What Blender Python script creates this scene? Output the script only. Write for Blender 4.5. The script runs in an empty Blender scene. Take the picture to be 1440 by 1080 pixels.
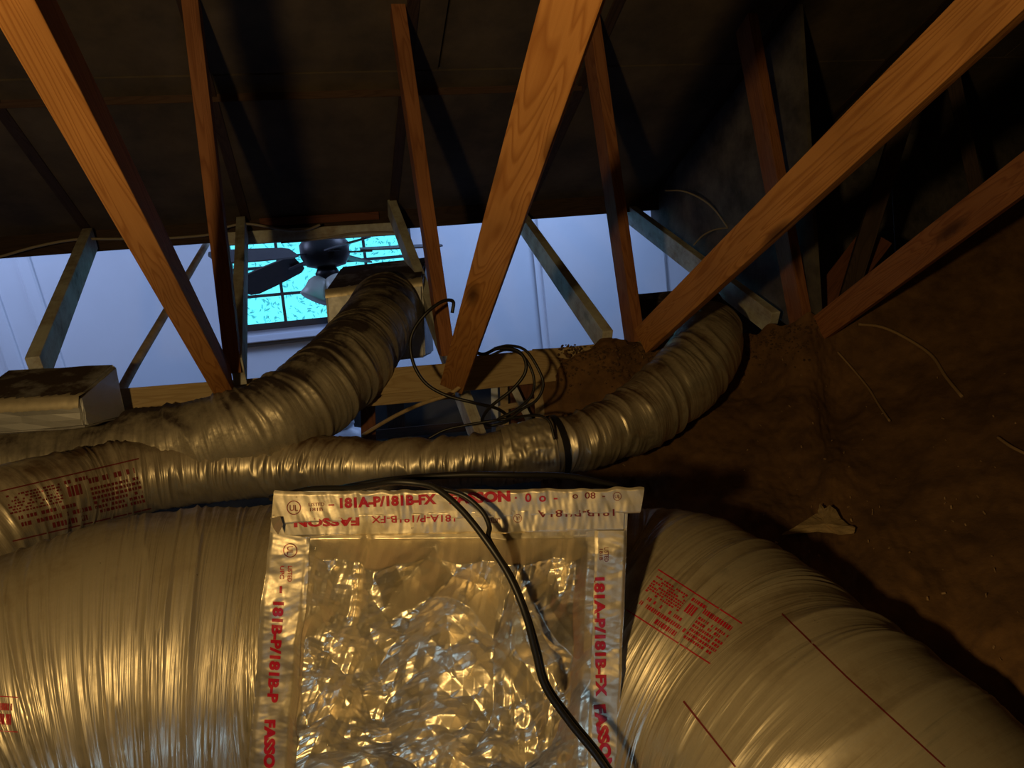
import bpy, bmesh, math, random
import numpy as np
from math import sin, cos, pi, radians
from mathutils import Vector, Matrix, Euler

C = bpy.context.scene.collection
random.seed(7)
# ------------------------------------------------------------------ camera
W0, H0, FPX = 1440, 1080, 1040.0
psi, pit, rol = radians(14), radians(-5.5), radians(6)
_R = Vector((cos(psi), -sin(psi), 0)); FW = Vector((sin(psi)*cos(pit), cos(psi)*cos(pit), sin(pit))); _U = _R.cross(FW)
RT = _R*cos(rol) - _U*sin(rol); UP = _U*cos(rol) + _R*sin(rol)
cd = bpy.data.cameras.new('camera'); cam = bpy.data.objects.new('camera', cd); C.objects.link(cam)
cd.sensor_width = 36; cd.lens = 26; cd.clip_start = 0.02
M3 = Matrix((RT, UP, -FW)).transposed(); cam.matrix_world = M3.to_4x4()
bpy.context.scene.camera = cam
# ------------------------------------------------------------------ view, sky
vs = bpy.context.scene.view_settings
vs.view_transform = 'Standard'; vs.look = 'None'; vs.gamma = 1; vs.use_curve_mapping = False
vs.exposure = 0.18
wd = bpy.data.worlds.new('sky'); bpy.context.scene.world = wd; wd.use_nodes = True
bg = wd.node_tree.nodes['Background']; bg.inputs[0].default_value = (0.11, 0.66, 0.84, 1); bg.inputs[1].default_value = 1.5
# ------------------------------------------------------------------ lights
def light(name, kind, loc, aim, energy, col, size, sizey=None):
    l = bpy.data.lights.new(name, kind); l.energy = energy; l.color = col
    if kind == 'AREA':
        l.size = size
        if sizey: l.shape = 'RECTANGLE'; l.size_y = sizey
    else: l.shadow_soft_size = size
    o = bpy.data.objects.new(name, l); C.objects.link(o); o.location = loc
    o.rotation_euler = (Vector(aim)-Vector(loc)).to_track_quat('-Z', 'Y').to_euler()
    return o
light('work_light', 'POINT', (-0.50, -0.06, 0.02), (0, 1, 0), 38, (1.0, 0.66, 0.26), 0.035)
light('room_daylight', 'AREA', (1.9, 4.3, 1.9), (0.2, 6.0, -0.2), 44, (0.40, 0.58, 1.0), 1.6, 1.0)
light('room_daylight_two', 'AREA', (-2.6, 4.6, 1.6), (0.6, 5.6, -0.6), 31, (0.46, 0.60, 1.0), 1.2, 1.0)
light('hatch_daylight', 'AREA', (0.25, -0.30, -1.62), (0.1, 1.1, -1.0), 0.6, (0.42, 0.66, 1.0), 0.6, 0.35).data.spread = radians(70)

# ------------------------------------------------------------------ helpers
def P(x, y, z): return RT*((x-720)/FPX*z) + UP*((540-y)/FPX*z) + FW*z
def ray(x, y): return P(x, y, 1)
def onY(x, y, Y): r = ray(x, y); return r*(Y/r.y)
def onX(x, y, X): r = ray(x, y); return r*(X/r.x)
def link(o, parent=None):
    C.objects.link(o)
    if parent:
        o.parent = parent
        m = Matrix.Identity(4); q = parent
        while q: m = q.matrix_basis @ m if q.parent is None else q.matrix_parent_inverse @ q.matrix_basis @ m; q = q.parent
        # world matrix of the parent
        o.matrix_parent_inverse = wmat(parent).inverted()
    return o
def wmat(o):
    m = o.matrix_basis.copy()
    if o.parent: m = wmat(o.parent) @ o.matrix_parent_inverse @ m
    return m
def tag(o, label, cat, group=None):
    o['label'] = label; o['category'] = cat
    if group: o['group'] = group
    return o
def thing(name, label, cat, loc, group=None):
    o = bpy.data.objects.new(name, None); C.objects.link(o); o.location = loc; o.empty_display_size = .1
    return tag(o, label, cat, group)
def struct(o): o['kind'] = 'structure'; return o
def meshobj(name, me, mat, parent=None, smooth=False):
    o = bpy.data.objects.new(name, me)
    if mat: me.materials.append(mat)
    if smooth: me.polygons.foreach_set('use_smooth', [True]*len(me.polygons))
    return link(o, parent)
def bmobj(name, bm, mat, parent=None, smooth=False):
    bmesh.ops.recalc_face_normals(bm, faces=bm.faces)
    me = bpy.data.meshes.new(name); bm.to_mesh(me); bm.free()
    return meshobj(name, me, mat, parent, smooth)
def frame(x, z):
    x = x.normalized(); z = (z - x*z.dot(x)).normalized(); y = z.cross(x)
    return Matrix((x, y, z)).transposed()
def beam(name, A, B, w, t, mat, parent=None, rot=0, hint=None, cutA=0, cutB=0, bev=.0018):
    """timber from A to B; its front face (width w) turned to hint (towards the camera by default)"""
    A, B = Vector(A), Vector(B); ax = B-A; L = ax.length; mid = (A+B)/2
    n = Vector(hint) if hint is not None else -mid
    f = frame(ax, n)
    if rot: f = (Matrix.Rotation(radians(rot), 3, ax.normalized()) @ f)
    bm = bmesh.new(); bmesh.ops.create_cube(bm, size=1)
    for v in bm.verts:
        v.co = Vector((v.co.x*L, v.co.y*w, v.co.z*t))
        if v.co.x < 0: v.co.x += cutA*(v.co.y/w+.5)
        else: v.co.x -= cutB*(v.co.y/w+.5)
    if bev: bmesh.ops.bevel(bm, geom=bm.edges[:], offset=bev, segments=2, affect='EDGES', profile=.5)
    o = bmobj(name, bm, mat, None)
    mw = Matrix.Translation(mid - f.col[2]*t/2) @ f.to_4x4()
    o.matrix_basis = mw
    if parent: o.parent = parent; o.matrix_parent_inverse = wmat(parent).inverted()
    return o
def box(name, lo, hi, mat, parent=None, bev=0):
    bm = bmesh.new(); bmesh.ops.create_cube(bm, size=1)
    lo, hi = Vector(lo), Vector(hi)
    for v in bm.verts: v.co = Vector([(lo[i]+hi[i])/2 + v.co[i]*(hi[i]-lo[i]) for i in range(3)])
    if bev: bmesh.ops.bevel(bm, geom=bm.edges[:], offset=bev, segments=2, affect='EDGES')
    return bmobj(name, bm, mat, parent)
def catmull(pts, n):
    pts = np.array(pts, float); k = len(pts)
    e = np.vstack([2*pts[0]-pts[1], pts, 2*pts[-1]-pts[-2]])
    t = np.linspace(0, k-1-1e-6, n); i = t.astype(int); f = (t-i)[:, None]
    a, b, c, d = e[i], e[i+1], e[i+2], e[i+3]
    return .5*((2*b)+(-a+c)*f+(2*a-5*b+4*c-d)*f**2+(-a+3*b-3*c+d)*f**3)
def cable(name, pts, r, mat, parent=None, n=None, seg=8, taper=False):
    p = catmull([list(q) for q in pts], n or len(pts)*8); N = len(p)
    T = np.gradient(p, axis=0); T /= np.linalg.norm(T, axis=1)[:, None]
    nn = np.cross(T[0], [0.3, .1, 1.]); nn /= np.linalg.norm(nn); V = []
    for i in range(N):
        nn = nn - T[i]*nn.dot(T[i]); nn /= np.linalg.norm(nn); b = np.cross(T[i], nn)
        rr = r*(1 if not taper else (0.35+.65*math.sin(pi*min(1, max(0, (i+.5)/N)))))
        for k in range(seg):
            a = 2*pi*k/seg; V.append(p[i]+rr*(nn*cos(a)+b*sin(a)))
    Fc = [(i*seg+k, i*seg+(k+1) % seg, (i+1)*seg+(k+1) % seg, (i+1)*seg+k) for i in range(N-1) for k in range(seg)]
    Fc += [tuple(range(seg))[::-1], tuple((N-1)*seg+k for k in range(seg))]
    me = bpy.data.meshes.new(name); me.from_pydata([tuple(v) for v in V], [], Fc); me.update()
    return meshobj(name, me, mat, parent, True)

# ---- numpy noise
def vnoise(u, v, seed, pv=0):
    rng = np.random.RandomState(seed); G = rng.rand(256, 256)
    iu = np.floor(u).astype(int); iv = np.floor(v).astype(int); fu = u-iu; fv = v-iv
    fu = fu*fu*(3-2*fu); fv = fv*fv*(3-2*fv)
    def g(a, b):
        if pv: b = b % pv
        return G[a % 256, b % 256]
    return (g(iu, iv)*(1-fu)+g(iu+1, iv)*fu)*(1-fv)+(g(iu, iv+1)*(1-fu)+g(iu+1, iv+1)*fu)*fv
def tri(x): return np.abs((x % 1.0)*2-1)

# ------------------------------------------------------------------ materials
class NT:
    def __init__(s, name):
        s.m = bpy.data.materials.new(name); s.m.use_nodes = True; s.t = s.m.node_tree; s.n = s.t.nodes
        s.b = s.n['Principled BSDF']
    def a(s, kind, **kw):
        n = s.n.new(kind)
        for k, v in kw.items():
            if k in n.inputs: n.inputs[k].default_value = v
            else: setattr(n, k, v)
        return n
    def l(s, a, b): s.t.links.new(a, b)
    def set(s, **kw):
        for k, v in kw.items(): s.b.inputs[k.replace('_', ' ')].default_value = v
        return s
    def ramp(s, fac, stops):
        r = s.a('ShaderNodeValToRGB'); e = r.color_ramp.elements
        while len(e) < len(stops): e.new(.5)
        for el, (p, c) in zip(e, stops): el.position = p; el.color = (*c, 1) if len(c) == 3 else c
        s.l(fac, r.inputs[0]); return r.outputs[0]
    def coord(s, which='Object', scale=(1, 1, 1), off=None):
        tc = s.a('ShaderNodeTexCoord'); mp = s.a('ShaderNodeMapping'); mp.inputs['Scale'].default_value = scale
        if off is not None: mp.inputs['Location'].default_value = off
        s.l(tc.outputs[which], mp.inputs[0]); return mp.outputs[0]
    def noise(s, vec, scale, detail=4, rough=.55, dist=0):
        n = s.a('ShaderNodeTexNoise'); n.inputs['Scale'].default_value = scale; n.inputs['Detail'].default_value = detail
        n.inputs['Roughness'].default_value = rough; n.inputs['Distortion'].default_value = dist
        s.l(vec, n.inputs['Vector']); return n.outputs[0]
    def mixc(s, fac, a, b):
        m = s.a('ShaderNodeMix', data_type='RGBA')
        for v, i in ((fac, 0), (a, 6), (b, 7)):
            if hasattr(v, 'links'): s.l(v, m.inputs[i])
            else: m.inputs[i].default_value = v if i == 0 else (*v, 1)
        return m.outputs[2]
    def math(s, op, a, b=None):
        m = s.a('ShaderNodeMath', operation=op)
        for i, v in enumerate((a, b)):
            if v is None: continue
            if hasattr(v, 'links'): s.l(v, m.inputs[i])
            else: m.inputs[i].default_value = v
        return m.outputs[0]
    def bump(s, h, strength, dist=.01, prev=None):
        b = s.a('ShaderNodeBump'); b.inputs['Strength'].default_value = strength; b.inputs['Distance'].default_value = dist
        s.l(h, b.inputs['Height'])
        if prev is not None: s.l(prev, b.inputs['Normal'])
        return b.outputs[0]
    def out(s, **kw):
        for k, v in kw.items(): s.l(v, s.b.inputs[k.replace('_', ' ')])
        return s.m

def wood(name, light_c, dark_c, knots=True, rough=.7, stain=.35, grey=(.2, .2, .18), greyamt=0.0):
    s = NT(name); s.set(Roughness=rough, Specular_IOR_Level=.25)
    oi = s.a('ShaderNodeObjectInfo'); tc = s.a('ShaderNodeTexCoord')
    ad = s.a('ShaderNodeVectorMath', operation='ADD'); s.l(tc.outputs['Object'], ad.inputs[0])
    mu = s.a('ShaderNodeVectorMath', operation='SCALE'); cx = s.a('ShaderNodeCombineXYZ')
    for i in range(3): s.l(oi.outputs['Random'], cx.inputs[i])
    s.l(cx.outputs[0], mu.inputs[0]); mu.inputs['Scale'].default_value = 37.0; s.l(mu.outputs[0], ad.inputs[1])
    vec = ad.outputs[0]
    mp = s.a('ShaderNodeMapping'); mp.inputs['Scale'].default_value = (1.3, 16, 16); s.l(vec, mp.inputs[0])
    # growth rings: contours of a stretched noise
    n1 = s.noise(mp.outputs[0], 1.0, 2, .5, .6)
    rings = s.math('FRACT', s.math('MULTIPLY', n1, 17.0))
    rr = s.ramp(rings, [(0, (.15,)*3), (.35, (.85,)*3), (.8, (.95,)*3), (1, (.1,)*3)])
    mp2 = s.a('ShaderNodeMapping'); mp2.inputs['Scale'].default_value = (6, 160, 160); s.l(vec, mp2.inputs[0])
    fine = s.noise(mp2.outputs[0], 1.0, 3, .6)
    c = s.mixc(rr, dark_c, light_c)
    c = s.mixc(s.math('MULTIPLY', fine, .45), c, dark_c)
    if knots:
        mp3 = s.a('ShaderNodeMapping'); mp3.inputs['Scale'].default_value = (2.6, 9, 9); s.l(vec, mp3.inputs[0])
        vo = s.a('ShaderNodeTexVoronoi'); vo.inputs['Scale'].default_value = 1.0; s.l(mp3.outputs[0], vo.inputs['Vector'])
        k = s.ramp(vo.outputs['Distance'], [(.06, (1,)*3), (.13, (.55,)*3), (.2, (0,)*3)])
        c = s.mixc(s.math('MULTIPLY', k, .85), c, tuple(x*.22 for x in dark_c))
    big = s.noise(vec, 3.0, 3, .6); bm_ = s.ramp(big, [(.42, (0,)*3), (.7, (1,)*3)])
    c = s.mixc(s.math('MULTIPLY', bm_, stain), c, tuple(x*.45 for x in dark_c))
    if greyamt:
        g2 = s.ramp(s.noise(vec, 7.0, 4, .7), [(.35, (0,)*3), (.6, (1,)*3)])
        c = s.mixc(s.math('MULTIPLY', g2, greyamt), c, grey)
    bp = s.bump(rings, .25, .002); bp = s.bump(fine, .5, .0015, bp)
    return s.out(Base_Color=c, Normal=bp)

WOOD = wood('pine_web', (.62, .30, .095), (.36, .14, .035))
WOODP = wood('pine_post', (.38, .165, .07), (.22, .08, .03))
WOODG = wood('room_lit_pine', (.50, .44, .36), (.30, .25, .20), greyamt=.9, grey=(.66, .70, .64))  # pale grey lifted to carry the room's bounce light on the rear webs
WOODD = wood('dark_pine', (.075, .045, .03), (.035, .02, .014), knots=False)  # far darker tone of pine for chords, header and rear members
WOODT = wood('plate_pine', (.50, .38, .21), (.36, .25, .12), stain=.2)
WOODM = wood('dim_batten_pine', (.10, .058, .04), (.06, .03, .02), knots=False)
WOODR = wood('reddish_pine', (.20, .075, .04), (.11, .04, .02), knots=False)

def foil(name, base=(.85, .76, .56), rough=.26, dust=.55, dust_sheen=(.10, .062, .03), anis=(900, 14), bump=.35, scrim=False, updust=.9):
    s = NT(name); s.set(Metallic=1.0)
    uv = s.coord('UV'); 
    mpa = s.coord('UV', (anis[0], anis[1], 1)); mpb = s.coord('UV', (anis[0]*.28, anis[1]*.5, 1))
    na = s.noise(mpa, 1.0, 2, .5); nb = s.noise(mpb, 1.0, 3, .55, .3)
    geo = s.a('ShaderNodeNewGeometry'); sp = s.a('ShaderNodeSeparateXYZ'); s.l(geo.outputs['Normal'], sp.inputs[0])
    up = s.ramp(s.math('ADD', s.math('MULTIPLY', sp.outputs['Z'], .5), .5), [(.40, (.0,)*3), (.68, (.6,)*3), (1.0, (1,)*3)])
    ob = s.coord('Object')
    dn = s.noise(ob, 9.0, 5, .65); sm = s.noise(ob, 55.0, 4, .7)
    d = s.math('MULTIPLY', s.ramp(dn, [(.3, (.45,)*3), (.62, (1,)*3)]), up)
    d = s.math('MULTIPLY', d, updust)
    base_d = s.math('MULTIPLY', s.ramp(s.math('MULTIPLY', s.math('ADD', dn, sm), .5), [(.38, (.35,)*3), (.66, (1,)*3)]), dust)
    d = s.math('MAXIMUM', d, base_d)
    col = s.mixc(s.math('MULTIPLY', nb, .5), base, tuple(x*.72 for x in base))
    spk = s.ramp(sm, [(.70, (0,)*3), (.76, (1,)*3)])
    col = s.mixc(s.math('MULTIPLY', d, .85), col, dust_sheen)
    col = s.mixc(s.math('MULTIPLY', spk, .7), col, (.05, .03, .015))
    met = s.math('SUBTRACT', 1.0, s.math('MULTIPLY', d, .95)); ro = s.math('ADD', s.math('MULTIPLY', d, .5), rough)
    b = s.bump(nb, bump, .004); b = s.bump(na, bump*.6, .001, b)
    if scrim:
        wx = s.a('ShaderNodeSeparateXYZ'); s.l(uv, wx.inputs[0])
        def line(o):
            f = s.math('FRACT', s.math('MULTIPLY', o, 80.0)); return s.math('LESS_THAN', f, .12)
        sc = s.math('MAXIMUM', line(wx.outputs[0]), line(wx.outputs[1])); b = s.bump(sc, .35, .0006, b)
    return s.out(Base_Color=col, Metallic=met, Roughness=ro, Normal=b)

FOILBIG = foil('duct_jacket_foil', anis=(420, 5), rough=.19, dust=.45, bump=.7, updust=1.0, dust_sheen=(.12, .080, .034))
FOILSM = foil('small_duct_foil', anis=(300, 6), rough=.20, dust=.5, bump=.6, updust=1.25, dust_sheen=(.095, .052, .022))
FOILDUSTY = foil('dusty_duct_foil', anis=(300, 6), rough=.28, dust=.85, updust=1.5, bump=.5, dust_sheen=(.050, .034, .026))
FOILPAN = foil('crumpled_foil', anis=(160, 160), rough=.22, dust=.45, bump=.10, scrim=True, updust=.5, dust_sheen=(.34, .24, .11))  # golden dust colour also carries warm light spread over the wrap
FOILTAPE = foil('foil_tape', anis=(120, 120), rough=.34, dust=.5, bump=.08, updust=.4, dust_sheen=(.20, .14, .07))
BOXFOIL = foil('duct_board_foil', base=(.7, .71, .72), anis=(60, 60), rough=.45, dust=.3, bump=.2, updust=1.5, dust_sheen=(.045, .026, .015))

def plain(name, c, rough=.6, metal=0, nscale=0, namt=.3, bump=0, c2=None):
    s = NT(name); s.set(Base_Color=(*c, 1), Roughness=rough, Metallic=metal)
    if nscale:
        n = s.noise(s.coord('Object'), nscale, 6, .65)
        f = s.ramp(n, [(.35, (0,)*3), (.65, (1,)*3)])
        col = s.mixc(f, c, c2 or tuple(x*(1-namt) for x in c)); s.l(col, s.b.inputs['Base Color'])
        if bump: s.l(s.bump(n, bump, .02), s.b.inputs['Normal'])
    return s.m
INK = plain('red_ink', (.42, .006, .02), .45)
INKPALE = plain('worn_red_ink', (.22, .03, .03), .4, .4)
BLACKC = plain('black_rubber', (.012, .011, .010), .42)
CREAMC = plain('cream_cable', (.33, .29, .23), .6)
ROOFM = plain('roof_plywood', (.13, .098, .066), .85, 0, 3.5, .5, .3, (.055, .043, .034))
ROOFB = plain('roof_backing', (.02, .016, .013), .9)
DRY = plain('painted_drywall', (.62, .65, .71), .8, 0, 1.2, .06)
INSUL = plain('dusty_insulation', (.20, .105, .038), .95, 0, 9, .5, .35, (.10, .05, .018))
LITTER = plain('loose_dirt', (.17, .09, .035), 1, 0, 30, .5, 1.0, (.08, .045, .02))
PAPER = plain('torn_paper', (.42, .30, .15), .8, 0, 25, .3, .3)
POLEM = plain('lit_tan_pole', (.62, .52, .38), .7, 0, 20, .4)  # tan lightened to paint in light the shadowed pole misses
STRAW = plain('pale_straw', (.30, .19, .09), .8)
FLOORM = plain('attic_dirt', (.05, .03, .018), .95, 0, 4, .5, .4)
DARKMET = plain('dark_frame', (.012, .014, .018), .45)
WHITEP = plain('white_frame', (.6, .65, .75), .5)
FANW = plain('fan_blade', (.045, .035, .035), .5, 0, 30, .3)
FANM = plain('fan_metal', (.03, .025, .025), .35, .6)
def glassm(name, c=(1, 1, 1), rough=0.0):
    s = NT(name); s.set(Base_Color=(*c, 1), Roughness=rough, IOR=1.02, Transmission_Weight=1.0); return s.m
GLASS = glassm('window_glass', (.95, 1, 1))
s_ = NT('frosted_shade'); s_.set(Base_Color=(.75, .72, .62, 1), Roughness=.4, Transmission_Weight=.35); SHADE = s_.m
s_ = NT('white_plastic'); s_.set(Base_Color=(.75, .82, .95, 1), Roughness=.4, Subsurface_Weight=.0); PLASTIC = s_.m
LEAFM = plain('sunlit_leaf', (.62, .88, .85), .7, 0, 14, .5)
BARKM = plain('bark', (.10, .09, .07), .9, 0, 12, .4)

# ------------------------------------------------------------------ attic shell
YN, ZN, YH, ZH = 2.27, -.15, 3.47, .47           # truss node line, header line
SL = .36                                          # roof fall per metre
def roofz(y): return ZH + .05 + SL*(YH-y)
YR = .1
b = bmesh.new()
def quad(bm, pts): bm.faces.new([bm.verts.new(p) for p in pts])
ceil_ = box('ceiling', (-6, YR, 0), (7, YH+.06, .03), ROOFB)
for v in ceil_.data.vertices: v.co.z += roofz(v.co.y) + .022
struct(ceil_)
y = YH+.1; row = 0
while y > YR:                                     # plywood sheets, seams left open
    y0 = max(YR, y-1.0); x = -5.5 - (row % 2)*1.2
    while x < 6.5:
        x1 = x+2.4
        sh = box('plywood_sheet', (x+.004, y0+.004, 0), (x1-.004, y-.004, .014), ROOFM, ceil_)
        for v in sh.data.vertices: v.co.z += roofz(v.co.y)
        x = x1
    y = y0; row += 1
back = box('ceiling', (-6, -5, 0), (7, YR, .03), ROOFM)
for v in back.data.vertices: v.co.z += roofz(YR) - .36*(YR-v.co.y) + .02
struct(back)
struct(box('floor', (-6, -5, -1.75), (7, 3.3, -1.7), FLOORM))
struct(box('wall_back', (-6, -5.05, -1.75), (7, -5, 1.5), FLOORM))
struct(box('wall_left', (-6.05, -5, -3.1), (-6, 6.1, 3.4), FLOORM))
struct(box('wall_right', (7, -5, -3.1), (7.05, 6.1, 3.4), FLOORM))
struct(box('wall_below', (-6, 3.25, -3.05), (7, 3.3, -1.75), FLOORM))
# purlins nailed under the deck
tag(beam('purlin', (-1.5, 2.66, roofz(2.66)-.006), (1.05, 2.66, roofz(2.66)-.006), .035, .03, WOODM, hint=(0, -1, -.4)),
    'long thin dark red batten crossing the roof boards overhead', 'batten')
# header and lumber over the opening
hd = thing('roof_header', 'dark header beam along the top edge of the bright opening', 'beam', (0, YH, ZH))
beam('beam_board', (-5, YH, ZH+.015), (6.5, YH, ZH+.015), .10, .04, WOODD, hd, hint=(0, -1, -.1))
beam('blocking', onY(365, 313, YH-.02), onY(533, 303, YH-.02), .035, .03, WOODR, hd, hint=(0, -1, -.2))
a, c_ = onY(300, 337, YH-.03), onY(560, 321, YH-.03)
beam('lower_board', a, c_, .055, .03, WOODG, hd, hint=(0, -1, 0))

# dark sheathing closing the right side, behind the last webs
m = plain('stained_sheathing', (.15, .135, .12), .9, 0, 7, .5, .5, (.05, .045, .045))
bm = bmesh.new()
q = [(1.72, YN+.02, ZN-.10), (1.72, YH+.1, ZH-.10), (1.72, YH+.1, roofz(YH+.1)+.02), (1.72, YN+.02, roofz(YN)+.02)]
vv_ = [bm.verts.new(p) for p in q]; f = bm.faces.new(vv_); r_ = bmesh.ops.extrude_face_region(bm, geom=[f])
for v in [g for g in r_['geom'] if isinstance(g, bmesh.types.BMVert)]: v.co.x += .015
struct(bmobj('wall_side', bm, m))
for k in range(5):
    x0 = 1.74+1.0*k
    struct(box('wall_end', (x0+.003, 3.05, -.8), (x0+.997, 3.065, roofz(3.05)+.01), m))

# ------------------------------------------------------------------ room beyond the opening
YW = 6.0
wl = onY(312, 330, YW).x; wr = onY(578, 340, YW).x
zt = onY(450, 300, YW).z + .25; zb = onY(400, 461, YW).z
def wallpiece(nm, x0, x1, z0, z1): return struct(box(nm, (x0, YW, z0), (x1, YW+.12, z1), DRY))
wallpiece('wall_far', -6, wl, -3, 3.2); wallpiece('wall_far', wr, 7, -3, 3.2)
wallpiece('wall_far', wl, wr, -3, zb); wallpiece('wall_far', wl, wr, zt, 3.2)
struct(box('wall_room_left', (-5.05, 3.3, -3), (-5, YW, 3.2), DRY))
struct(box('wall_room_right', (6.5, 3.3, -3), (6.55, YW, 3.2), DRY))
struct(box('floor', (-5, 2.6, -3.05), (6.5, YW, -3), DRY))
struct(box('ceiling', (-6, 3.4, 3.2), (7, YW+.1, 3.25), DRY))
struct(box('wall_above_opening', (-6, YH+.03, ZH+.04), (7, YH+.13, 3.2), DRY))
# pilaster folds on the far wall
xc = onY(752, 400, YW).x
struct(box('trim_1', (xc, YW-.10, -3), (xc+1.2, YW, 3.2), DRY, bev=.05))
def lean(nm, p0, p1, w, d):
    return struct(beam(nm, onY(*p0, YW-.02), onY(*p1, YW-.02), w, d, DRY, hint=(0, -1, 0), bev=.02))
lean('trim_2', (20, 330), (88, 540), .10, .14); lean('trim_3', (-45, 330), (30, 545), .12, .22)
# window
win = bpy.data.objects.new('window_1', None); C.objects.link(win); win.location = (wl, YW, zb); struct(win)
fw = .045
for (x0, x1, z0, z1) in ((wl, wl+fw, zb, zt), (wr-fw, wr, zb, zt), (wl, wr, zb, zb+.05), (wl, wr, zt-.05, zt)):
    box('window_frame', (x0, YW-.03, z0), (x1, YW+.05, z1), DARKMET, win, .004)
box('window_sill', (wl-.03, YW-.07, zb-.09), (wr+.03, YW, zb-.035), WHITEP, win, .006)
box('apron', (wl-.01, YW-.05, zb-.12), (wr+.01, YW, zb-.09), DARKMET, win, .004)
cw = (wr-wl-2*fw)/4; rowz = [zb+.05]
dz = (onY(420, 417, YW).z - onY(425, 455, YW).z)
while rowz[-1]+dz < zt-.1: rowz.append(rowz[-1]+dz)
rowz.append(zt-.05)
for i in range(1, 4): box('muntin', (wl+fw+i*cw-.011, YW-.012, zb+.05), (wl+fw+i*cw+.011, YW+.02, zt-.05), DARKMET, win)
for z in rowz[1:-1]: box('muntin', (wl+fw, YW-.010, z-.011), (wr-fw, YW+.018, z+.011), DARKMET, win)
for i in range(4):
    for j in range(len(rowz)-1):
        box('pane', (wl+fw+i*cw+.008, YW+.022, rowz[j]+.008), (wl+fw+(i+1)*cw-.008, YW+.026, rowz[j+1]-.008), GLASS, win)
# tree outside
tr = thing('leafy_tree', 'pale green tree outside seen through the window panes', 'tree', (wl+.6, 8.2, -2.5))
cable('trunk', [(wl+1.75, 8.3, -3), (wl+1.8, 8.4, -1), (wl+1.7, 8.3, .3), (wl+1.8, 8.5, 2)], .07, BARKM, tr)
rng = np.random.RandomState(3); V = []; Fc = []
for i in range(6500):
    cx_ = rng.uniform(-1.6, 3.2); cz = rng.uniform(-.55, 2.4) ; cy = rng.uniform(7.6, 9.4)
    if cz < -.15 and rng.rand() < .75: continue
    q = rng.randn(3, 3); u = q[0]/np.linalg.norm(q[0]); v = np.cross(u, q[1]); v /= np.linalg.norm(v)
    l = rng.uniform(.02, .04); o = np.array((cx_, cy, cz)); k = len(V)
    n_ = np.cross(u, v)*l*.15
    V += [o-u*l, o+v*l*.4+n_, o+u*l, o-v*l*.4+n_]; Fc.append((k, k+1, k+2, k+3))
me = bpy.data.meshes.new('leaves'); me.from_pydata([tuple(v) for v in V], [], Fc); me.update()
lo = meshobj('leaves', me, LEAFM, tr); lo['kind'] = 'stuff'
# ceiling fan
YF = 4.45
hub = onY(457, 355, YF)
fan = thing('ceiling_fan', 'dark ceiling fan with frosted light shades in front of the window', 'ceiling fan', hub)
def lathe(name, prof, org, mat, parent=None, seg=28, axis=None):
    bm = bmesh.new(); rings = []
    for (r, z) in prof: rings.append([bm.verts.new((r*cos(2*pi*k/seg), r*sin(2*pi*k/seg), z)) for k in range(seg)])
    for i in range(len(rings)-1):
        for k in range(seg): bm.faces.new((rings[i][k], rings[i][(k+1) % seg], rings[i+1][(k+1) % seg], rings[i+1][k]))
    bm.faces.new(rings[0][::-1]); bm.faces.new(rings[-1])
    if axis is not None:
        q = Vector((0, 0, 1)).rotation_difference(Vector(axis)).to_matrix()
        for v in bm.verts: v.co = q @ v.co
    for v in bm.verts: v.co += Vector(org)
    return bmobj(name, bm, mat, parent, True)
lathe('motor_housing', [(.05, -.09), (.11, -.075), (.14, -.02), (.14, .05), (.10, .10), (.04, .12)], hub, FANM, fan)
lathe('downrod', [(.016, .11), (.016, 2.6)], hub, FANM, fan, 12)
lathe('canopy', [(.02, 2.55), (.05, 2.6), (.08, 2.7), (.08, 2.74)], hub, FANM, fan)
lathe('switch_housing', [(.02, -.17), (.06, -.16), (.07, -.12), (.05, -.08)], hub, FANM, fan)
for k in range(5):
    a = radians(140+72*k); d = Vector((cos(a), sin(a), -.22 if k == 0 else -.04)); t = Vector((-sin(a), cos(a), (.75, -.55, .2, .2, .2)[k])).normalized()
    bm = bmesh.new(); prof = [(.20, .05), (.24, .07), (.45, .082), (.60, .084), (.66, .066), (.68, .03)]
    up_ = [bm.verts.new(hub + d*r + t*w + Vector((0, 0, .006))) for r, w in prof]; dn_ = [bm.verts.new(hub + d*r - t*w + Vector((0, 0, .006))) for r, w in prof]
    for i in range(len(prof)-1): bm.faces.new((up_[i], up_[i+1], dn_[i+1], dn_[i]))
    r_ = bmesh.ops.extrude_face_region(bm, geom=bm.faces[:])
    for v in [g for g in r_['geom'] if isinstance(g, bmesh.types.BMVert)]: v.co.z += .008
    bl = bmobj('blade', bm, FANW, fan)
    beam('blade_iron', hub+d*.10+Vector((0, 0, .0)), hub+d*.27, .04, .008, FANM, bl, hint=(0, 0, 1))
for k in range(3):
    a = radians(195+120*k); d = Vector((cos(a)*.5, sin(a)*.5, -.85)).normalized()
    o0 = hub+Vector((0, 0, -.10))
    sh = lathe('light_shade', [(.022, .05), (.055, .065), (.074, .10), (.076, .14), (.088, .185), (.080, .19)], o0, SHADE, fan, 20, d)
    lathe('socket', [(.012, 0), (.018, .05), (.022, .075)], o0, FANM, sh, 12, d)

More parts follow.
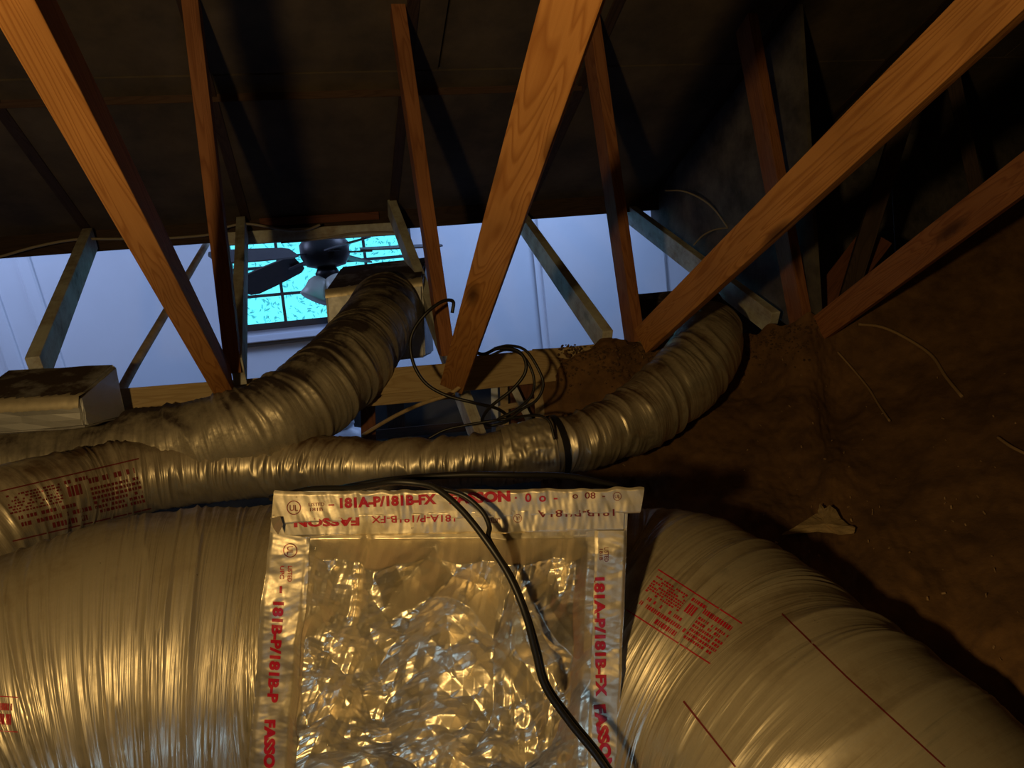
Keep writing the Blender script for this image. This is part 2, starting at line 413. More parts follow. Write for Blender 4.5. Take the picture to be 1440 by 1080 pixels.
# ------------------------------------------------------------------ roof trusses
TX = [-.90, -.27, .37, 1.03, 1.67, 2.31]
NYM = ['leftmost roof truss, its pale greenish web standing over the left foil box',
       'roof truss with the grooved web crossing the upper left, left of the fan',
       'roof truss with the wide web rising at the middle of the view',
       'roof truss with the long web rising from the dirt patch to the upper right corner',
       'roof truss on the right whose webs meet on top of the brown insulation',
       'dim roof truss farthest right, mostly lost in shadow']
TR = [thing('roof_truss', NYM[i], 'roof truss', (TX[i], YN, ZN), 'timber roof trusses') for i in range(6)]
for i, x in enumerate(TX):
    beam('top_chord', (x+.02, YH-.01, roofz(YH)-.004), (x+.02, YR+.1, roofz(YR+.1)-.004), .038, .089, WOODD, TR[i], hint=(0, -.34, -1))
# T0
beam('web', P(62, 520, 2.14), onY(134, 335, YH-.05), .089, .038, WOODG, TR[0], hint=(1, 0, 0))
# T1
beam('web', P(316, 556, 2.10), P(-25, -70, .80), .052, .085, WOOD, TR[1], hint=(.05, -.5, -1))
beam('post', P(328, 525, 2.13), P(256, -90, 2.0), .044, .070, WOODP, TR[1], hint=(0, -1, 0))
beam('web', P(344, 522, 2.16), onY(347, 318, YH-.05), .089, .036, WOODG, TR[1], hint=(1, 0, 0))
# T2
beam('web', P(634, 548, 2.31), P(832, -95, .83), .075, .038, WOOD, TR[2], rot=-8)
beam('post', P(631, 500, 2.34), P(547, -85, 2.18), .043, .070, WOODP, TR[2], hint=(0, -1, 0))
beam('web', P(668, 625, 2.44), onY(545, 292, YH-.06), .089, .038, WOODG, TR[2], hint=(-1, 0, 0))
# T3
beam('web', P(900, 480, 2.47), P(1480, -82, 1.02), .089, .038, WOOD, TR[3], hint=(-1, 0, -.25))
beam('post', P(900, 480, 2.50), P(836, 20, 2.38), .038, .089, WOODP, TR[3], hint=(0, -1, 0))
beam('web', P(846, 482, 2.54), onY(729, 312, YH-.05), .089, .038, WOODG, TR[3], hint=(-1, 0, 0))
# T4
beam('web', P(1150, 462, 2.64), P(1490, 205, 1.78), .089, .038, WOODP, TR[4], hint=(-1, 0, -.25))
beam('post', P(1138, 458, 2.68), P(1048, -40, 2.52), .038, .089, WOODP, TR[4], hint=(0, -1, 0))
beam('web', P(1082, 455, 2.76), onY(880, 300, YH+.05), .089, .038, WOODG, TR[4], hint=(-1, 0, 0))
beam('brace', P(1190, 430, 2.75), P(1292, 100, 2.5), .06, .038, WOODD, TR[4], rot=10)
beam('gusset', P(1150, 440, 2.79), P(1235, 330, 2.8), .12, .012, WOODR, TR[4])
# T5
beam('web', P(1420, 400, 2.95), P(1700, 160, 2.1), .088, .038, WOODP, TR[5])
beam('post', P(1400, 400, 2.98), P(1310, -40, 2.8), .05, .04, WOODD, TR[5])

# ------------------------------------------------------------------ wall plate below the opening
wp = thing('wall_plate', 'pale timber plate under the truss feet along the bottom of the opening', 'beam', (0, 2.35, -.2))
beam('plate_board', P(135, 570, 2.12), P(640, 528, 2.48), .085, .035, WOODT, wp, rot=0)
beam('plate_board', P(642, 527, 2.48), P(905, 500, 2.66), .115, .04, WOODT, wp)
beam('lower_board', P(200, 590, 2.16), P(640, 551, 2.52), .045, .05, WOODT, wp)
stl = [('stud', (517, 560, 2.52), (520, 680, 2.52), .05, WOODR), ('stud', (400, 570, 2.5), (402, 680, 2.5), .05, WOODR)]
for nm, A_, B_, w_, m_ in stl: beam(nm, P(*A_), P(*B_), w_, .04, m_, wp)
# low framed bay behind the plate
bay = thing('framed_partition', 'small pale wood frame with diagonal brace below the wall plate', 'frame', P(722, 600, 2.8))
beam('pale_post', P(695, 538, 2.78), P(697, 640, 2.78), .026, .03, WHITEP, bay)
beam('post', P(708, 535, 2.80), P(712, 640, 2.80), .03, .03, WOODT, bay)
beam('brace', P(722, 545, 2.78), P(756, 615, 2.78), .026, .02, WOODG, bay)
beam('rail', P(700, 575, 2.79), P(760, 562, 2.79), .02, .02, WOODT, bay)
beam('panel', P(733, 520, 2.85), P(738, 660, 2.85), .13, .012, WOODR, bay)
tag(beam('plywood_gusset', P(768, 490, 2.62), P(775, 640, 2.62), .10, .012, WOODT), 'tan plywood scrap upright beside the dirt covered beam', 'board')
dimp = plain('shade_plaster', (.12, .13, .14), .9, 0, 6, .4)
lp = struct(box('wall_shade_panel', (-3.2, 3.9, -3), (4.5, 3.98, onY(600, 552, 3.9).z), dimp))  # added panel, its dim colour stands for shade in the lower room
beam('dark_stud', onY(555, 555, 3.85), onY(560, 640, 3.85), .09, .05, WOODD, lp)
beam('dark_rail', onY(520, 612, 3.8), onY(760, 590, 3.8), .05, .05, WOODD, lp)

# thin pole
tag(cable('pole', [P(148, 592, 2.05), P(186, 520, 2.35), P(226, 452, 2.65), P(292, 340, 3.35)], .0145, POLEM, n=24, seg=12),
    'thin round tan pole leaning behind the grooved web', 'pole')

# ------------------------------------------------------------------ insulation slope on the right
ctrl = [  # columns: list of (px, py, depth) from top to bottom
    [(765, 512, 2.62), (762, 560, 2.60), (760, 680, 2.52), (760, 790, 2.1), (760, 1000, 1.95)],
    [(850, 480, 2.48), (850, 540, 2.50), (850, 680, 2.48), (850, 790, 2.05), (850, 1020, 1.9)],
    [(930, 478, 2.60), (930, 560, 2.60), (930, 680, 2.42), (930, 800, 1.98), (930, 1040, 1.85)],
    [(1040, 470, 2.74), (1040, 560, 2.68), (1040, 670, 2.30), (1040, 800, 1.86), (1040, 1060, 1.75)],
    [(1130, 448, 2.66), (1130, 560, 2.52), (1130, 680, 2.14), (1130, 830, 1.74), (1130, 1080, 1.65)],
    [(1200, 438, 2.66), (1200, 560, 2.52), (1200, 690, 2.04), (1200, 860, 1.62), (1200, 1100, 1.5)],
    [(1320, 362, 2.70), (1320, 520, 2.44), (1320, 690, 1.92), (1320, 900, 1.46), (1320, 1120, 1.35)],
    [(1460, 275, 2.66), (1460, 480, 2.34), (1460, 680, 1.80), (1460, 920, 1.34), (1460, 1150, 1.25)],
    [(1700, 200, 2.7), (1700, 430, 2.2), (1700, 670, 1.65), (1700, 940, 1.2), (1700, 1200, 1.1)]]
cg = np.array([[list(P(*p)) for p in col] for col in ctrl])           # 9 x 5 x 3
NU, NV = 260, 150
tmp = np.stack([catmull(cg[i], NV) for i in range(len(cg))])          # 9 x NV x 3
G = np.stack([catmull(tmp[:, j], NU) for j in range(NV)], axis=1)     # NU x NV x 3
du = np.gradient(G, axis=0); dv = np.gradient(G, axis=1); Nn = np.cross(du, dv); Nn /= np.linalg.norm(Nn, axis=2)[..., None]
Nn *= np.sign(-(Nn*G).sum(2))[..., None]
uu, vv = np.meshgrid(np.arange(NU)/NU*2.6, np.arange(NV)/NV*1.6, indexing='ij')
hh = .05*(vnoise(uu*4, vv*4, 1)-.5) + .012*(vnoise(uu*11, vv*9, 2)-.5) + .006*(vnoise(uu*28, vv*28, 5)-.5) + .006*(vnoise(uu*60, vv*60, 6)-.5)
edge = np.clip(1-vv/.12, 0, 1); hh += edge*.03*(vnoise(uu*22, vv*22, 8)-.3)
G = G + Nn*hh[..., None]
G[:, :, 2] += edge*.03*(vnoise(uu*16, vv*3, 9)-.5)
def gridmesh(name, G, mat, parent=None, uv=None, flip=False, wrap=False):
    nu, nv = G.shape[:2]; idx = np.arange(nu*nv).reshape(nu, nv)
    if wrap: idx = np.concatenate([idx, idx[:, :1]], axis=1)
    a, b_, c, d = idx[:-1, :-1], idx[1:, :-1], idx[1:, 1:], idx[:-1, 1:]
    q = np.stack([a, b_, c, d] if not flip else [a, d, c, b_], axis=-1).reshape(-1, 4)
    me = bpy.data.meshes.new(name); me.vertices.add(nu*nv); me.vertices.foreach_set('co', G.reshape(-1))
    me.loops.add(len(q)*4); me.loops.foreach_set('vertex_index', q.reshape(-1))
    me.polygons.add(len(q)); me.polygons.foreach_set('loop_start', np.arange(0, len(q)*4, 4))
    me.update(calc_edges=True)
    if uv is not None:
        ul = me.uv_layers.new(name='UVMap')
        if wrap: uv = np.concatenate([uv, (uv[:, :1]+np.array([0, uv[0, 1, 1]*nv]))], axis=1); w2 = uv.shape[1]
        else: w2 = nv
        id2 = np.arange(nu*w2).reshape(nu, w2); a, b_, c, d = id2[:-1, :-1], id2[1:, :-1], id2[1:, 1:], id2[:-1, 1:]
        q2 = np.stack([a, b_, c, d] if not flip else [a, d, c, b_], axis=-1).reshape(-1)
        ul.data.foreach_set('uv', uv.reshape(-1, 2)[q2].reshape(-1).astype(np.float32))
    me.validate()
    return meshobj(name, me, mat, parent, True)
ins = gridmesh('insulation_blanket', G, INSUL)
tag(ins, 'dusty brown insulation heaped into a slope filling the right side', 'insulation')
def on_ins(x, y, off=.004):
    best = None; r = ray(x, y); g = G.reshape(-1, 3)
    px = 720+FPX*(g@np.array(RT))/(g@np.array(FW)); py = 540-FPX*(g@np.array(UP))/(g@np.array(FW))
    k = np.argmin((px-x)**2+(py-y)**2); z = float(g[k]@np.array(FW))
    return P(x, y, z-off)
# straws, chips, torn paper
for pts, r, lb in (([(1207, 456), (1240, 460), (1275, 476), (1310, 500), (1330, 530), (1353, 558)], .0055, 'longest pale curved straw lying on the brown insulation'),
               ([(1178, 495), (1200, 520), (1222, 547), (1236, 570), (1251, 592)], .0038, 'straight pale straw left of the longest curved one'),
               ([(1403, 615), (1422, 628), (1450, 642)], .0045, 'short pale straw at the right edge of the insulation')):
    tag(cable('straw', [on_ins(*p, .012) for p in pts], r, STRAW, n=30, seg=6), lb, 'straw', 'straws on the insulation')
rs = np.random.RandomState(5); bm = bmesh.new()
for i in range(170):
    x, y = rs.uniform(850, 1440), rs.uniform(500, 950)
    if y > 640 + (x-850)*.55: continue
    p = on_ins(x, y, .004); s_z = rs.uniform(.0018, .0045)
    m_ = Matrix.Translation(p) @ Euler(tuple(rs.uniform(0, 6, 3))).to_matrix().to_4x4() @ Matrix.Diagonal((s_z*2.2, s_z, s_z*.4, 1))
    bmesh.ops.create_cube(bm, size=1, matrix=m_)
o = bmobj('wood_chips', bm, STRAW, ins); o['kind'] = 'stuff'
sc = [(1098, 752), (1120, 740), (1140, 728), (1150, 722), (1153, 708), (1160, 716), (1167, 711), (1175, 717), (1182, 730), (1192, 738), (1203, 742), (1201, 750), (1180, 751), (1150, 748)]
bm = bmesh.new(); vs_ = []
for i, (x, y) in enumerate(sc):
    p = on_ins(x, y, .02 + .03*(752-y)/40); vs_.append(bm.verts.new(p))
cx0 = bm.verts.new(on_ins(1160, 737, .055))
for i in range(len(vs_)): bm.faces.new((vs_[i], vs_[(i+1) % len(vs_)], cx0))
bmesh.ops.subdivide_edges(bm, edges=bm.edges[:], cuts=3, use_grid_fill=True)
for v in bm.verts: v.co += Vector((rs.uniform(-1, 1), rs.uniform(-1, 1), rs.uniform(-1, 1)))*.0012
o = bmobj('paper_scrap', bm, PAPER); md = o.modifiers.new('thick', 'SOLIDIFY'); md.thickness = .0015
tag(o, 'torn tan paper scrap lying above the large right duct', 'scrap')

# loose pale wires behind the right trusses
for pts, lb in (([(935, 268), (965, 270), (1000, 290), (1030, 330), (1075, 395), (1108, 440)], 'long thin pale wire hanging behind the right webs'),
                ([(975, 345), (990, 330), (1010, 322), (1035, 322), (1060, 335)], 'short pale bent wire crossing behind the long web'),
                ([(1078, 395), (1090, 425), (1110, 445)], 'short stiff pale wire beside the foot of the right truss')):
    tag(cable('wire', [onY(x, y, 2.85-.0*i) for i, (x, y) in enumerate(pts)], .0035, CREAMC, n=30, seg=6), lb, 'wire')

# ------------------------------------------------------------------ foil ducts
def duct(name, pts, nseg, nring, mat, seed, amp, freq, kind='ribs', parent=None, flat=None):
    """pts: (px, py, depth, radius). Wrinkled flexible jacket swept along the path."""
    q = np.array([[*P(x, y, z), r] for x, y, z, r in pts])
    c4 = catmull(q, nseg*3); d = np.r_[0, np.cumsum(np.linalg.norm(np.diff(c4[:, :3], axis=0), axis=1))]
    s = np.linspace(0, d[-1], nseg); c4 = np.stack([np.interp(s, d, c4[:, k]) for k in range(4)], 1)
    T = np.gradient(c4[:, :3], axis=0); T /= np.linalg.norm(T, axis=1)[:, None]
    n0 = np.array([0, 0, 1.]); N_ = np.zeros_like(T); nn = n0
    for i in range(nseg):
        nn = nn - T[i]*nn.dot(T[i]); nn /= np.linalg.norm(nn); N_[i] = nn
    B_ = np.cross(T, N_); th = np.arange(nring)/nring*2*pi
    S, TH = np.meshgrid(s, th, indexing='ij'); v01 = TH/(2*pi)
    rad = np.repeat(c4[:, 3:4], nring, 1)
    # wrinkles run round the duct: dense along it, slow around it
    sk = S + .030*np.sin(TH+seed) + .05*(vnoise(S*3, v01*4, seed+9, 4)-.5)
    h = 0
    for j, (f, w, a_) in enumerate(freq):
        n = vnoise(sk*f + j*7.3, v01*w, seed+j, w); rdg = 1-np.abs(2*n-1)
        m = vnoise(S*f*.18, v01*max(3, w//2), seed+40+j, max(3, w//2))
        h = h + a_*(rdg**1.6-.5)*np.clip((m-.3)*2.6, .12, 1)
    h = h + amp*(vnoise(S*2.6, v01*3, seed+70, 3)-.5)*2
    rad = rad*1.0 + h
    up = np.cos(TH)
    if flat is not None: rad = rad*(1-flat*np.clip(up, 0, 1)**2)
    Gd = c4[:, None, :3] + rad[..., None]*(np.cos(TH)[..., None]*N_[:, None] + np.sin(TH)[..., None]*B_[:, None])
    uv = np.stack([S, v01*2*pi*np.mean(c4[:, 3])], -1)
    o = gridmesh(name, Gd, mat, parent, uv, wrap=True)
    # face winding: make normals point out
    m0 = o.data.polygons[nring*nseg//2-5]; cc = Vector(c4[min(nseg-1, (nring*nseg//2-5)//nring), :3])
    if m0.normal.dot(m0.center-cc) < 0: o.data.flip_normals()
    return o, c4, N_, B_

BIGF = [(9, 3, .014), (28, 5, .011), (80, 7, .0062), (170, 10, .0030)]
SMF = [(7, 3, .012), (20, 3, .012), (55, 5, .0065), (130, 6, .0030)]
dC, cC, nC, bC = duct('large_flex_duct', [(866, 920, 1.585, .322), (905, 928, 1.57, .324), (965, 953, 1.51, .322), (1060, 1018, 1.39, .31), (1160, 1105, 1.24, .29), (1270, 1225, 1.13, .28), (1390, 1390, 1.02, .27), (1500, 1600, .92, .26)], 620, 300, FOILBIG, 11, .008, [(7, 3, .012), (22, 4, .010), (70, 6, .0056), (175, 8, .0026)])
tag(dC, 'largest foil duct curving from the crumpled foil box to the lower right', 'duct')
dD, cD, nD, bD = duct('large_flex_duct', [(440, 926, 1.57, .318), (360, 928, 1.56, .324), (250, 934, 1.52, .322), (140, 954, 1.47, .306), (30, 993, 1.42, .285), (-100, 1070, 1.36, .255), (-260, 1180, 1.3, .24)], 620, 300, FOILBIG, 23, .010, BIGF)
tag(dD, 'large pleated foil duct left of the crumpled foil box', 'duct')
dB, cB, nB, bB = duct('small_flex_duct', [(-190, 870, 1.55, .125), (-90, 800, 1.62, .122), (0, 738, 1.72, .122), (70, 704, 1.82, .112), (140, 684, 1.93, .102), (220, 668, 2.02, .097), (300, 659, 2.08, .094), (400, 655, 2.12, .086), (500, 655, 2.15, .080), (600, 651, 2.17, .078), (700, 641, 2.2, .078), (780, 628, 2.24, .084), (850, 608, 2.3, .096), (910, 575, 2.38, .112), (960, 535, 2.48, .122), (990, 495, 2.58, .118), (998, 462, 2.70, .112)], 900, 110, FOILSM, 31, .005, SMF)
tag(dB, 'long foil flex duct running behind the crumpled foil box and rising right', 'duct')
dA, cA, nA, bA = duct('small_flex_duct', [(-190, 650, 2.0, .12), (-60, 660, 2.02, .115), (60, 652, 2.06, .114), (180, 638, 2.08, .116), (290, 618, 2.10, .118), (375, 596, 2.13, .120), (438, 558, 2.22, .124), (490, 510, 2.38, .128), (526, 464, 2.60, .130), (545, 430, 2.84, .124)], 620, 110, FOILDUSTY, 47, .006, SMF)
tag(dA, 'dusty foil flex duct climbing to the boot box below the fan', 'duct')

# printed label on a duct: strips of ink that lie just over the jacket
def on_duct(px, py, obj_, off=.0015):
    dg = None
    r = ray(px, py).normalized()
    ok, loc, nor, idx = obj_.ray_cast(Vector((0, 0, 0)), r)
    return (loc - r*off) if ok else None
def ink_poly(name, quads, obj_, mat, parent, n=10, off=.0015):
    """each quad is four px corners; it is subdivided and laid on the surface"""
    bm = bmesh.new()
    for q in quads:
        nu = max(1, int(max(math.dist(q[0], q[1]), math.dist(q[3], q[2]))/6)); nv = max(1, int(math.dist(q[0], q[3])/6))
        g = []
        for i in range(nu+1):
            rw = []
            for j in range(nv+1):
                u, v = i/nu, j/nv
                x = (q[0][0]*(1-u)+q[1][0]*u)*(1-v)+(q[3][0]*(1-u)+q[2][0]*u)*v
                y = (q[0][1]*(1-u)+q[1][1]*u)*(1-v)+(q[3][1]*(1-u)+q[2][1]*u)*v
                p = on_duct(x, y, obj_, off); rw.append(bm.verts.new(p) if p is not None else None)
            g.append(rw)
        for i in range(nu):
            for j in range(nv):
                f = [g[i][j], g[i+1][j], g[i+1][j+1], g[i][j+1]]
                if all(f): bm.faces.new(f)
    return bmobj(name, bm, mat, parent, True)
def label_quads(O, Ux, Vx, rows, seed):
    """O origin px, Ux px vector along the lines, Vx px vector down; frame lines + rows of tiny illegible print"""
    r = random.Random(seed); Q = []
    def pt(u, v): return (O[0]+Ux[0]*u+Vx[0]*v, O[1]+Ux[1]*u+Vx[1]*v)
    def rect(u0, u1, v0, v1): Q.append((pt(u0, v0), pt(u1, v0), pt(u1, v1), pt(u0, v1)))
    rect(0, 1, 0, .025); rect(0, 1, .975, 1); 
    for (v0, v1, u0, u1, dens) in rows:
        u = u0
        while u < u1:
            w = r.uniform(.010, .026)
            if r.random() < dens: rect(u, min(u+w, u1), v0, v1)
            u += w + .008
    return Q
rows = []
for k in range(7): rows.append((.12+.055*k, .155+.055*k, .03, .42, .8))
rows += [(.55, .62, .08, .5, .7), (.68, .76, .06, .6, .75), (.82, .92, .30, .55, .9)]
rows += [(.10, .17, .45, .62, .9), (.22, .42, .46, .56, .95), (.16, .26, .62, .95, .8)]
for k in range(6): rows.append((.34+.09*k, .395+.09*k, .62, .97, .85))
ink_poly('printed_label', label_quads((926, 800), (118, 76), (-46, 58), rows, 3), dC, INK, dC)
ink_poly('printed_line', [((1100, 862), (1190, 950), (1189, 952), (1099, 864))], dC, INKPALE, dC)
ink_poly('printed_line', [((1190, 950), (1330, 1078), (1328, 1079), (1189, 952))], dC, INKPALE, dC)
ink_poly('printed_line', [((962, 985), (1035, 1078), (1033, 1079), (960, 987))], dC, INKPALE, dC)
ink_poly('printed_label', label_quads((0, 690), (195, -46), (18, 72), rows, 5), dB, INKPALE, dB)
ink_poly('printed_label', label_quads((-60, 975), (85, 5), (0, 50), [(.2, .4, .1, .9, .8), (.5, .8, .1, .9, .8)], 6), dD, INK, dD)
# tape collar, tie and shiny patch on the long duct
def band(name, c4, N_, B_, s0, s1, extra, mat, parent, seed, nv=110, crump=.006):
    n = max(6, int((s1-s0))); cc = c4[s0:s1]; th = np.arange(nv)/nv*2*pi
    S, TH = np.meshgrid(np.arange(s1-s0), th, indexing='ij'); v = TH/(2*pi)
    h = crump*(1-np.abs(2*vnoise(S*.10, v*14, seed, 14)-1)) + crump*.6*(1-np.abs(2*vnoise(S*.25, v*30, seed+1, 30)-1))
    rad = cc[:, 3:4]+extra+h
    Gd = cc[:, None, :3] + rad[..., None]*(np.cos(TH)[..., None]*N_[s0:s1, None]+np.sin(TH)[..., None]*B_[s0:s1, None])
    uv = np.stack([S*.002, v*.5], -1)
    o = gridmesh(name, Gd, mat, parent, uv, wrap=True); p = o.data.polygons[nv*2]
    if p.normal.dot(p.center-Vector(cc[2, :3])) < 0: o.data.flip_normals()
    return o
def seg_at(c4, px):
    g = c4[:, :3]; x = 720+FPX*(g@np.array(RT))/(g@np.array(FW)); return int(np.argmin(np.abs(x-px)))
s0, s1 = seg_at(cB, 705), seg_at(cB, 772)
band('foil_collar', cB, nB, bB, s0, s1, .004, FOILTAPE, dB, 81)
s0 = seg_at(cB, 778); band('black_tie', cB, nB, bB, s0, s0+7, .012, BLACKC, dB, 5, crump=.0)

# ------------------------------------------------------------------ foil wrapped plenum box
K = [P(385, 692, 1.20), P(884, 688, 1.215), P(348, 1110, 1.245), P(866, 1110, 1.265)]  # TL TR BL BR
WX = (K[1]-K[0]).length; WY = (K[2]-K[0]).length
nrm = (K[1]-K[0]).cross(K[2]-K[0]).normalized()
if nrm.dot(K[0]) > 0: nrm = -nrm
KA = [np.array(k) for k in K]; NA = np.array(nrm)
def hpan(u, v):
    """crumple height of the wrap at (u, v) in 0..1"""
    x, y = u*WX, v*WY
    wx = x + .03*(vnoise(x*9, y*9, 101)-.5) + .007*(vnoise(x*22, y*22, 102)-.5)
    wy = y + .03*(vnoise(x*9+5, y*9, 103)-.5) + .007*(vnoise(x*22, y*22+9, 104)-.5)
    h = .022*(vnoise(x*5.5, y*5.5, 105)-.5)*2
    rg = np.random.RandomState(77)
    for k in range(16):
        lam = .19*(.80**k)+.008; a = rg.uniform(0, pi); ph = rg.rand(); sl = .17 if k < 7 else .12
        mask = np.clip((vnoise(x*9+k*3, y*9+k, 120+k)-.38)*3.2, 0, 1)
        h = h + lam*sl*tri((wx*cos(a)+wy*sin(a))/lam+ph)*mask
    flat = np.clip((v-.15)/.05, .06, 1)*np.clip((u-.09)/.05, .25, 1)*np.clip((.90-u)/.05, .25, 1)
    h = h*flat
    h = h + .014*np.exp(-((u-.27)/.012)**2)*np.exp(-((v-.27)/.13)**2)*-1
    h = h + .035*np.exp(-((u-.42)/.13)**2-((v-.40)/.12)**2) + .028*np.exp(-((u-.75)/.12)**2-((v-.48)/.2)**2) + .02*np.exp(-((u-.5)/.2)**2-((v-.75)/.1)**2)
    for (u0, v0, u1, v1, w, a_) in ((.33, .52, .45, .28, .035, .020), (.45, .28, .63, .40, .03, .018), (.63, .40, .66, .16, .03, .016), (.28, .72, .60, .92, .04, .026),
            (.60, .92, .86, .62, .04, .022), (.66, .30, .60, .78, .03, .014), (.20, .45, .34, .62, .03, .016), (.74, .28, .88, .52, .03, .018), (.40, .62, .58, .58, .03, .016), (.76, .95, .70, .66, .03, .016)):
        dx, dy = (u1-u0)*WX, (v1-v0)*WY; L2 = dx*dx+dy*dy
        t = np.clip(((wx-u0*WX)*dx+(wy-v0*WY)*dy)/L2, 0, 1)
        d = np.hypot(wx-u0*WX-t*dx, wy-v0*WY-t*dy)
        h = h + a_*np.clip(1-d/w, 0, 1)*(.6+.4*flat)
    return h
def SP(u, v, off=0.0, full=False):
    u = np.asarray(u, float); v = np.asarray(v, float)
    b_ = KA[0]*((1-u)*(1-v))[..., None]+KA[1]*(u*(1-v))[..., None]+KA[2]*((1-u)*v)[..., None]+KA[3]*(u*v)[..., None]
    h = hpan(u, v) + off
    edge = .004*(vnoise(u*30, v*30, 160)-.5)
    b_ = b_ + NA*h[..., None]
    b_ = b_ + (KA[0]-KA[2])/WY*(edge*np.clip(1-v*12, 0, 1))[..., None]
    return b_
plen = thing('foil_plenum_box', 'square plenum box wrapped in crumpled foil with red printed tape', 'air plenum', (K[0]+K[3])/2)
U_, V_ = np.meshgrid(np.linspace(0, 1, 460), np.linspace(0, 1, 380), indexing='ij')
gridmesh('foil_wrap', SP(U_, V_), FOILPAN, plen, np.stack([U_*WX, V_*WY], -1), flip=True)
# body behind the wrap
bm = bmesh.new(); dpt = nrm*-.42; ks = [K[0], K[1], K[3], K[2]]
ks = [k - nrm*.004 for k in ks]
A4 = [bm.verts.new(k) for k in ks]; B4 = [bm.verts.new(k+dpt-Vector((0, 0, .15 if i < 2 else 0))) for i, k in enumerate(ks)]
bm.faces.new(A4); bm.faces.new(B4[::-1])
for i in range(4): bm.faces.new((A4[i], B4[i], B4[(i+1) % 4], A4[(i+1) % 4]))
bmobj('box_body', bm, BOXFOIL, plen)
def uvp(x, y): v = (y-691)/419; return ((x-385+v*37)/(499+19*v), v)
def tape(pts, seed, off, n=300, m=34):
    """pts: px quad TL TR BR BL"""
    q = np.array([uvp(*p) for p in pts]); a, b_ = np.meshgrid(np.linspace(0, 1, n), np.linspace(0, 1, m), indexing='ij')
    uvq = q[0]*((1-a)*(1-b_))[..., None]+q[1]*(a*(1-b_))[..., None]+q[2]*(a*b_)[..., None]+q[3]*((1-a)*b_)[..., None]
    L = math.dist(pts[0], pts[1])/900; Wd = math.dist(pts[0], pts[3])/900
    rg = np.random.RandomState(seed); h = 0
    for k in range(7):
        lam = .045*.75**k; an = rg.uniform(-.5, .5)
        h = h + lam*.05*tri((a*L*cos(an)+b_*Wd*sin(an))/lam+rg.rand())*np.clip((vnoise(a*L*25+k, b_*Wd*18, seed+k)-.4)*3, 0, 1)
    ed = np.clip(np.minimum(b_, 1-b_)*12, 0, 1)
    uvq[..., 1] += (.004*(vnoise(a*L*60, b_*2, seed+20)-.5))
    o = gridmesh('foil_tape', SP(uvq[..., 0], uvq[..., 1], 0) + NA*(off*ed+.0008+h*ed)[..., None], FOILTAPE, plen, np.stack([a*L, b_*Wd], -1), flip=True)
    if o.data.polygons[500].normal.dot(nrm) < 0: o.data.flip_normals()
    return o
t_top = tape([(386, 690), (906, 689), (900, 722), (388, 736)], 1, .0022)
t_top2 = tape([(384, 722), (878, 712), (876, 746), (384, 752)], 2, .0014)
t_l = tape([(436, 752), (424, 1106), (352, 1108), (380, 745)], 3, .0018)
t_r = tape([(881, 745), (866, 1108), (824, 1108), (836, 745)], 4, .0018)
from mathutils.bvhtree import BVHTree
def lettering(txt, x, y, ang, h, parent, length=None, bold=.012, mat=INK):
    """text whose left end of the baseline is at px (x, y), running at ang degrees clockwise from right"""
    cu = bpy.data.curves.new('lettering', 'FONT'); cu.body = txt; cu.size = 1; cu.offset = bold; cu.resolution_u = 3
    ob = bpy.data.objects.new('tmp_text', cu); C.objects.link(ob)
    dg = bpy.context.evaluated_depsgraph_get(); me = bpy.data.meshes.new_from_object(ob.evaluated_get(dg))
    bpy.data.objects.remove(ob)
    bm = bmesh.new(); bm.from_mesh(me); bmesh.ops.remove_doubles(bm, verts=bm.verts, dist=1e-4)
    bmesh.ops.triangulate(bm, faces=bm.faces[:])
    for _ in range(3):
        ee = [e for e in bm.edges if e.calc_length() > .14]
        if ee: bmesh.ops.subdivide_edges(bm, edges=ee, cuts=1); bmesh.ops.triangulate(bm, faces=bm.faces[:])
    xs = [v.co.x for v in bm.verts]; x0, x1 = min(xs), max(xs); k = h/.72
    kx = (length/(x1-x0)) if length else k
    ca, sa = cos(radians(ang)), sin(radians(ang)); dgs = parent.data
    bv = BVHTree.FromPolygons([p.co for p in dgs.vertices], [p.vertices for p in dgs.polygons])
    dead = []
    for v in bm.verts:
        a, b_ = (v.co.x-x0)*kx, -v.co.y*k
        px, py = x+a*ca-b_*sa, y+a*sa+b_*ca
        r = ray(px, py).normalized(); hit = bv.ray_cast(Vector((0, 0, 0)), r)
        if hit[0] is None:
            u, w = uvp(px, py); v.co = Vector(SP(np.array(u), np.array(w), .004))
        else: v.co = hit[0] - r*.0012
    bpy.data.meshes.remove(me)
    return bmobj('lettering', bm, mat, parent)
def ulmark(x, y, r, ang, parent, mat=INKPALE):
    ca, sa = cos(radians(ang)), sin(radians(ang))
    lettering('UL', x-ca*r*.57-sa*r*.42, y-sa*r*.57+ca*r*.42, ang, r*.85, parent, r*1.15, .006, mat)
    bm = bmesh.new(); seg = 30; dgs = parent.data
    bv = BVHTree.FromPolygons([p.co for p in dgs.vertices], [p.vertices for p in dgs.polygons]); rg = []
    for k in range(seg):
        pr = []
        for rr in (r, r*.88):
            d = ray(x+rr*cos(2*pi*k/seg), y+rr*sin(2*pi*k/seg)).normalized(); h_ = bv.ray_cast(Vector((0, 0, 0)), d)
            if h_[0] is None: bm.free(); return
            pr.append(bm.verts.new(h_[0]-d*.0012))
        rg.append(pr)
    for k in range(seg): a, b_ = rg[k], rg[(k+1) % seg]; bm.faces.new((a[0], b_[0], b_[1], a[1]))
    bmobj('listing_mark', bm, mat, parent)
ulmark(413, 714, 10, 0, t_top)
lettering('LISTED', 434, 712, -2, 5, t_top, 22, .004, INKPALE); lettering('181B', 436, 719, -2, 5, t_top, 18, .004, INKPALE)
lettering('-', 462, 714, -2, 12, t_top, 8)
lettering('181A-P/181B-FX', 478, 714, -2.5, 13.5, t_top, 136, .05)
